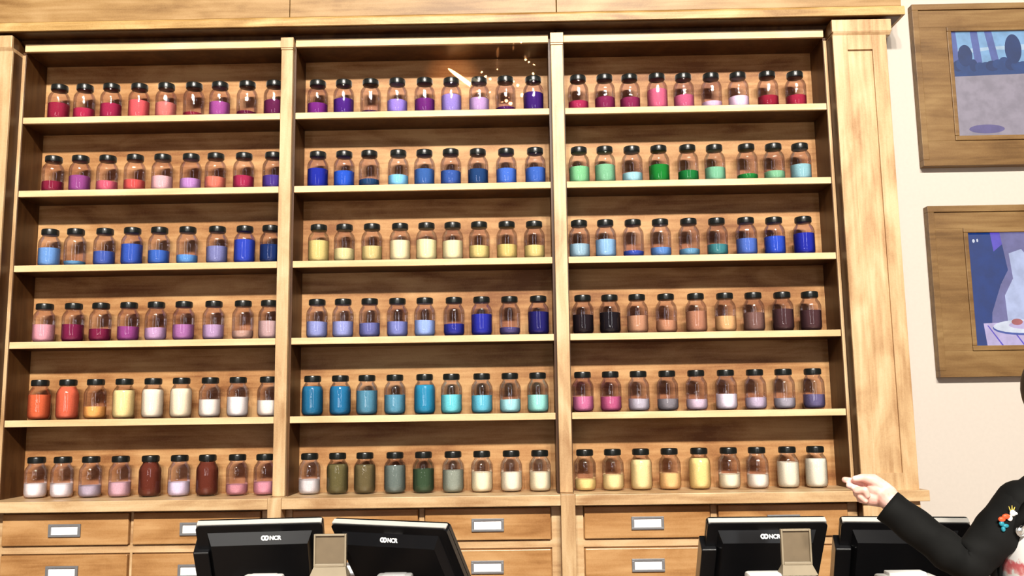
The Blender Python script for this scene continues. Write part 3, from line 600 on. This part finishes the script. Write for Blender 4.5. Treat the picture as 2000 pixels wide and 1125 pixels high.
def body():
    m=MB()
    # head with jaw, nose, ears
    m.ball(hc+Vector((0,.012,.025)),.074,.090,.088)
    m.ball(hc+Vector((0,-.018,-.030)),.060,.068,.080)
    m.ball(hc+Vector((0,-.058,-.092)),.026,.024,.020)
    m.cone(hc+Vector((0,-.082,.012)),hc+Vector((0,-.100,-.022)),.007,.012,10)
    for s_ in (-1,1):
        m.ball(hc+Vector((s_*.030,-.058,-.020)),.024,.020,.022)
        m.ball(hc+Vector((s_*.0735,.004,-.010)),.009,.018,.030)
    m.ball(hc+Vector((0,-.080,-.052)),.022,.012,.010)
    m.ball(hc+Vector((0,-.040,.040)),.058,.042,.040)
    # neck and trunk
    m.cone(hc+Vector((0,.015,-.07)),Vector((px0+.02,PY+.012,sh_z+.02)),.046,.046,20)
    for z,rx,ry in ((sh_z-.07,.105,.070),(sh_z-.14,.120,.085),(sh_z-.25,.120,.085),(sh_z-.36,.118,.085),(sh_z-.47,.140,.100)):
        m.ball(ctr+Vector((0,0,z)),rx,ry,.10)
    shL=ctr+side*.165+Vector((0,0,sh_z)); elL=shL+Vector((.05,.03,-.29)); wrL=elL+Vector((.0,-.06,-.25))
    for a,b_,ra,rb in ((shR,elR,.038,.028),(elR,wrR,.028,.0235),(shL,elL,.044,.036),(elL,wrL,.036,.0255)): m.cone(a,b_,ra,rb,18)
    # relaxed left hand
    m.ball(wrL+Vector((0,-.01,-.055)),.018,.038,.048)
    for k,(dy,l) in enumerate(((-.034,.062),(-.013,.072),(.008,.068),(.027,.054))):
        a=wrL+Vector((0,dy,-.085)); b1=a+Vector((-.006,-.002,-l*.5)); c1=b1+Vector((-.014,-.004,-l*.42)); m.cone(a,b1,.0085,.008,10); m.cone(b1,c1,.008,.0065,10)
    a=wrL+Vector((-.008,-.030,-.03)); b1=a+Vector((-.012,-.030,-.030)); m.cone(a,b1,.012,.0095,10); m.cone(b1,b1+Vector((-.006,-.010,-.026)),.0095,.0075,10)
    # pelvis and legs
    for s_ in (-1,1):
        hp=ctr+side*(s_*.085)+Vector((0,0,.88)); kn=hp+Vector((0,-.01,-.42)); an=Vector((kn.x,kn.y+.02,.08))
        m.cone(hp,kn,.085,.055,18); m.cone(kn,an,.055,.036,18); m.cone(an+Vector((0,0,-.03)),an+Vector((0,-.12,-.05)),.036,.028,14)
    m.ball(ctr+Vector((0,0,.92)),.155,.105,.11)
    # pointing right hand: palm towards the camera, thumb along the top
    h=lambda px,py,dy=0:at(px,py,hy+dy)
    m.cone(wrR,h(1727,965),.0255,.026,16)
    m.cone(h(1731,966),h(1708,953),.0250,.0235,16)        # thumb side of the palm
    m.cone(h(1727,973),h(1702,972),.0215,.0190,16)        # heel to little-finger side
    m.cone(h(1715,962,.004),h(1697,960,.006),.0225,.0195,16)
    def chain(pts):
        for (a,ra),(b_,rb) in zip(pts,pts[1:]): m.cone(a,b_,ra,rb,14)
    chain([(h(1728,955,-.006),.0170),(h(1706,938,-.012),.0145),(h(1684,933,-.016),.0092),(h(1669,935,-.016),.0066)])     # thumb
    chain([(h(1701,951,.010),.0125),(h(1683,942,.008),.0090),(h(1665,940,.004),.0080),(h(1650,937,.000),.0072)])          # index
    chain([(h(1699,958,.012),.0118),(h(1681,952,.006),.0092),(h(1666,951,-.002),.0084),(h(1658,948,-.010),.0070)])        # middle
    chain([(h(1699,967,.012),.0115),(h(1674,964,.006),.0092),(h(1673,958,-.014),.0086),(h(1689,957,-.024),.0080),(h(1694,968,-.024),.0070)])        # ring, curled in
    chain([(h(1700,978,.012),.0105),(h(1680,975,.006),.0082),(h(1680,969,-.012),.0076),(h(1690,978,-.020),.0066)])        # little, curled in
    o=Qp(m,'body',M_skin,smooth=True)
    rm=o.modifiers.new('remesh','REMESH'); rm.mode='VOXEL'; rm.voxel_size=.0021; rm.use_smooth_shade=True
    sm=o.modifiers.new('smooth','SMOOTH'); sm.factor=.5; sm.iterations=2
    return o
body()
# nails and face details
m=MB()
for s_ in (-1,1):
    m.ball(hc+Vector((s_*.030,-.0745,.006)),.0125,.0070,.0052,mi=0,seg=16)
    m.ball(hc+Vector((s_*.030,-.0795,.006)),.0050,.0032,.0048,mi=1,seg=12)
    m.cone(hc+Vector((s_*.018,-.0790,.0105)),hc+Vector((s_*.043,-.0755,.0100)),.0014,.0010,8,mi=2)
    m.cone(hc+Vector((s_*.016,-.0815,.025)),hc+Vector((s_*.044,-.0735,.027)),.0022,.0014,8,mi=2)
Qp(m,'eyes',[M_eye,M_iris,M_hair],smooth=True)
m=MB(); m.ball(hc+Vector((0,-.0895,-.052)),.019,.004,.0032,seg=16); m.ball(hc+Vector((0,-.0890,-.0575)),.014,.004,.0034,seg=16); Qp(m,'lips',M_lip,smooth=True)
# hair: cap, fringe sides and a low knot
m=MB()
m.ball(hc+Vector((0,.030,.034)),.096,.100,.106,seg=32); m.ball(hc+Vector((0,.004,.062)),.084,.088,.070,seg=32)
for s_ in (-1,1):
    m.ball(hc+Vector((s_*.074,.012,-.02)),.024,.056,.085); m.cone(hc+Vector((s_*.006,-.066,.086)),hc+Vector((s_*.066,-.040,.036)),.016,.020,14); m.cone(hc+Vector((s_*.066,-.040,.036)),hc+Vector((s_*.078,-.020,-.040)),.020,.014,14)
m.ball(hc+Vector((0,.085,-.04)),.060,.055,.070)
o=Qp(m,'hair',M_hair,smooth=True); rm=o.modifiers.new('remesh','REMESH'); rm.mode='VOXEL'; rm.voxel_size=.005; rm.use_smooth_shade=True
# torso shells
def tring(z,hw,hd,th0,th1,n,off=0,slope=0):
    r_=[]
    for k in range(n):
        th=th0+(th1-th0)*k/(n-1) if th1-th0<2*PI-1e-3 else th0+(th1-th0)*k/n
        r_.append(ctr+side*((hw+off)*math.sin(th))+front*((hd+off)*math.cos(th))+Vector((0,0,z)))
    return r_
LV=[(-.58,.165,.125),(-.46,.155,.118),(-.34,.140,.108),(-.24,.144,.120),(-.14,.152,.136),(-.06,.142,.124),(.0,.122,.104),(.026,.100,.086),(.044,.074,.070),(.062,.058,.060)]
m=MB(); m.loft([tring(sh_z+z,hw-.012,hd-.006,0,2*PI,48) for z,hw,hd in LV[:-1]])
# shirt print: a broken red ring on the chest
def shirt_mat():
    mt,nt,b,N,L=nodes('white_shirt_with_red_print'); t=N.new('ShaderNodeTexCoord')
    c0=at(2024,1058,PY-.12)
    mp=N.new('ShaderNodeMapping'); mp.inputs['Location'].default_value=(-c0.x,0,-c0.z); L.new(t.outputs['Object'],mp.inputs[0])
    s_=N.new('ShaderNodeVectorMath'); s_.operation='MULTIPLY'; s_.inputs[1].default_value=(1,0,1); L.new(mp.outputs[0],s_.inputs[0])
    ln=N.new('ShaderNodeVectorMath'); ln.operation='LENGTH'; L.new(s_.outputs[0],ln.inputs[0])
    n=N.new('ShaderNodeTexNoise'); n.inputs['Scale'].default_value=55; n.inputs['Detail'].default_value=5; L.new(t.outputs['Object'],n.inputs['Vector'])
    a=N.new('ShaderNodeMath'); a.operation='MULTIPLY_ADD'; a.inputs[1].default_value=.05; a.inputs[2].default_value=-.025; L.new(n.outputs['Fac'],a.inputs[0])
    q=N.new('ShaderNodeMath'); q.operation='ADD'; L.new(ln.outputs['Value'],q.inputs[0]); L.new(a.outputs[0],q.inputs[1])
    r=ramp(N,L,q.outputs[0],[(.052,(.88,.88,.87)),(.056,(.60,.10,.12)),(.068,(.66,.16,.17)),(.078,(.80,.45,.45)),(.082,(.88,.88,.87))])
    L.new(r.outputs[0],b.inputs['Base Color']); b.inputs['Roughness'].default_value=.8; return mt
shirt=Qp(m,'shirt',shirt_mat(),smooth=True)
m=MB(); OP=[84,82,80,76,64,44,22,14,12,14]; rings=[]
for (z,hw,hd),op in zip(LV,OP):
    rings.append(tring(sh_z+z,hw,hd,R(op),2*PI-R(op),44,off=.004))
inner=[[ctr+(p_-ctr-Vector((0,0,p_.z)))*.965+Vector((0,0,p_.z)) for p_ in r_] for r_ in rings]
m.loft([[*a,*b_[::-1]] for a,b_ in zip(rings,inner)])
# lapels
for s_ in (-1,1):
    pts=[]
    for (z,hw,hd),op in list(zip(LV,OP))[3:9]:
        rr_=[]
        for dth,o_ in ((0,.010),(9,.016),(18,.009)):
            th=s_*R(op+dth); rr_.append(ctr+side*((hw+o_)*math.sin(th))+front*((hd+o_)*math.cos(th))+Vector((0,0,sh_z+z)))
        pts.append([rr_[0],rr_[1],rr_[2],ctr+side*(hw*math.sin(s_*R(op+12)))+front*(hd*math.cos(s_*R(op+12)))+Vector((0,0,sh_z+z))])
    m.loft(pts)
# sleeves with soft folds
def sleeve(a,b_,c_,ra,rb,rc,folds):
    # a shoulder, b elbow, c cuff: one smooth bent tube
    N1=34; cs=[]
    for i in range(N1+1):
        t_=i/N1
        if t_<.5: u=t_/.5; p_=a.lerp(b_,u); rad=ra+(rb-ra)*u
        else: u=(t_-.5)/.5; p_=b_.lerp(c_,u); rad=rb+(rc-rb)*u
        cs.append([p_,rad])
    for it in range(3):
        q=[x[0].copy() for x in cs]
        for i in range(1,N1): cs[i][0]=(q[i-1]+q[i]*2+q[i+1])/4
    rings=[]; upv=Vector((0,1,0))
    for i,(p_,rad) in enumerate(cs):
        d=(cs[min(N1,i+1)][0]-cs[max(0,i-1)][0]).normalized(); e1=d.cross(upv).normalized(); e2=d.cross(e1)
        r_=[]
        for k in range(28):
            th=2*PI*k/28; w_=1
            if 0<i<N1-1: w_+=folds*min(1,i/8.)*(.6*math.sin(i*1.5+2.2*math.sin(th+1))*math.exp(-((i-N1*.5)/6.)**2)+.35*math.sin(i*.9+1.5*math.cos(th*2)))
            r_.append(p_+(e1*math.cos(th)+e2*math.sin(th))*rad*w_)
        rings.append(r_)
    # open cuff with thickness
    last=rings[-1]; cp=cs[-1][0]; d=(cs[-1][0]-cs[-3][0]).normalized()
    rings.append([cp+(x-cp)*.92 for x in last]); rings.append([cp+(x-cp)*.90-d*.03 for x in last]); rings.append([cp+(x-cp)*.5-d*.031 for x in last])
    m.loft(rings)
cuff=at(1733,987,-2.055)
sleeve(shR+Vector((.006,0,0)),elR,cuff,.053,.042,.0385,.10)
shL=ctr+side*.165+Vector((0,0,sh_z)); elL=shL+Vector((.05,.03,-.29)); wrL=elL+Vector((.0,-.06,-.25))
sleeve(shL,elL,wrL+Vector((0,0,.02)),.058,.050,.040,.06)
for s_,c_ in ((0,shR),(1,shL)):
    m.ball(c_+Vector((.006 if s_==0 else -.006,0,0)),.0535,.056,.0535)
    m.cone(c_+Vector((.014 if s_==0 else -.014,0,-.002)),Vector((px0+(-.052 if s_==0 else .052),PY+.018,sh_z+.014)),.0545,.040,20)
    m.cone(Vector((px0+(-.052 if s_==0 else .052),PY+.018,sh_z+.014)),Vector((px0+(-.02 if s_==0 else .02),PY+.052,sh_z+.034)),.036,.030,16)
jacket=Qp(m,'jacket',M_jacket,smooth=True)
# trousers and shoes
m=MB(); m.loft([tring(z,hw,hd,0,2*PI,40) for z,hw,hd in ((.80,.175,.125),(.90,.176,.128),(1.02,.160,.112))])
for s_ in (-1,1):
    c_=ctr+side*(s_*.085); rings=[]
    for z,r_,dy in ((.10,.060,.01),(.30,.065,.008),(.48,.072,-.008),(.70,.092,0),(.86,.098,0)):
        rings.append([c_+Vector((r_*math.cos(2*PI*k/24),r_*1.05*math.sin(2*PI*k/24)+dy,z)) for k in range(24)])
    m.loft(rings)
Qp(m,'trousers',M_trouser,smooth=True)
for s_ in (-1,1):
    c_=ctr+side*(s_*.085); m=MB(); m.ball(c_+Vector((0,-.055,.045)),.048,.135,.043); m.box(c_.x-.042,c_.x+.042,c_.y-.17,c_.y+.075,.001,.018,.006); Qp(m,'shoe',M_shoe,smooth=True)
# brooch on the lapel and a round pendant
from mathutils.bvhtree import BVHTree
bpy.context.view_layer.update()
def on_cloth(px,py,out,obs):
    """the point of the clothing met by a line of sight, lifted slightly off the cloth"""
    d=(fw*F+r2*(px-1000)+u2*(562.5-py)).normalized(); best=None
    for o in obs:
        me=o.data; bv=BVHTree.FromPolygons([v.co.copy() for v in me.vertices],[tuple(f.vertices) for f in me.polygons])
        h=bv.ray_cast(Vector((CX,CY,CZ)),d)
        if h[0] is not None and (best is None or h[3]<best[1]): best=(h[0],h[3])
    return best[0]-d*out if best else at(px,py,PY-.13)
bp_=on_cloth(1965,1012,.006,[jacket,shirt])
cols=[(.75,.09,.03),(.82,.80,.78),(.02,.22,.30),(.85,.55,.10)]
BM=[plain('brooch_enamel',c_,rough=.15,noise=.05) for c_ in cols]
m=MB(); ux=Vector((1,0,0)); uz=Vector((0,0,1)); s=1/880.
def bb(px,py,rx,rz,mi,dy=0): m.ball(bp_+ux*((px-1965)*s)+uz*((1012-py)*s)+Vector((0,dy,0)),rx*s,.004,rz*s,mi=mi,seg=16)
bb(1957,1014,7,5,0); bb(1965,1009,8,5,0,-.001); bb(1972,1012,5,6,1); bb(1978,1003,6,6,1,-.001); bb(1984,1004,3,3,1); bb(1956,1022,5,5,2); bb(1963,1026,6,4,2); bb(1958,1032,4,5,2)
for dx,dz in ((-6,-12),(0,-14),(5,-11)): m.cone(bp_+ux*((1977+dx*.4-1965)*s)+uz*((1012-1000)*s),bp_+ux*((1978+dx-1965)*s)+uz*((1012-1003-dz)*s),.0016,.0006,8,mi=3)
Qp(m,'brooch',BM,smooth=True)['label']='small red, white and teal enamel brooch'
pp=on_cloth(1994,1037,.004,[jacket,shirt])
m=MB(); M=Matrix.Translation(pp)@Matrix.Rotation(PI/2,4,'X'); m.lathe([(0,.003),(.006,.0035),(.007,.0015),(.0095,.0015),(.0115,.004),(.0125,.002),(.012,-.002),(0,-.002)],24,M=M)
M_pend=plain('silver_pendant',(.55,.54,.52),rough=.25,metal=.9,noise=.05)
prev=None
for k in range(15):
    u=k/14.; q=pp.lerp(Vector((hc.x-.045,PY-.03,sh_z+.062)),u)+Vector((0,-.012*math.sin(PI*u),-.004*math.sin(PI*u)))
    if prev is not None: m.cone(prev,q,.0009,.0009,6)
    prev=q
Qp(m,'pendant',M_pend,smooth=True)
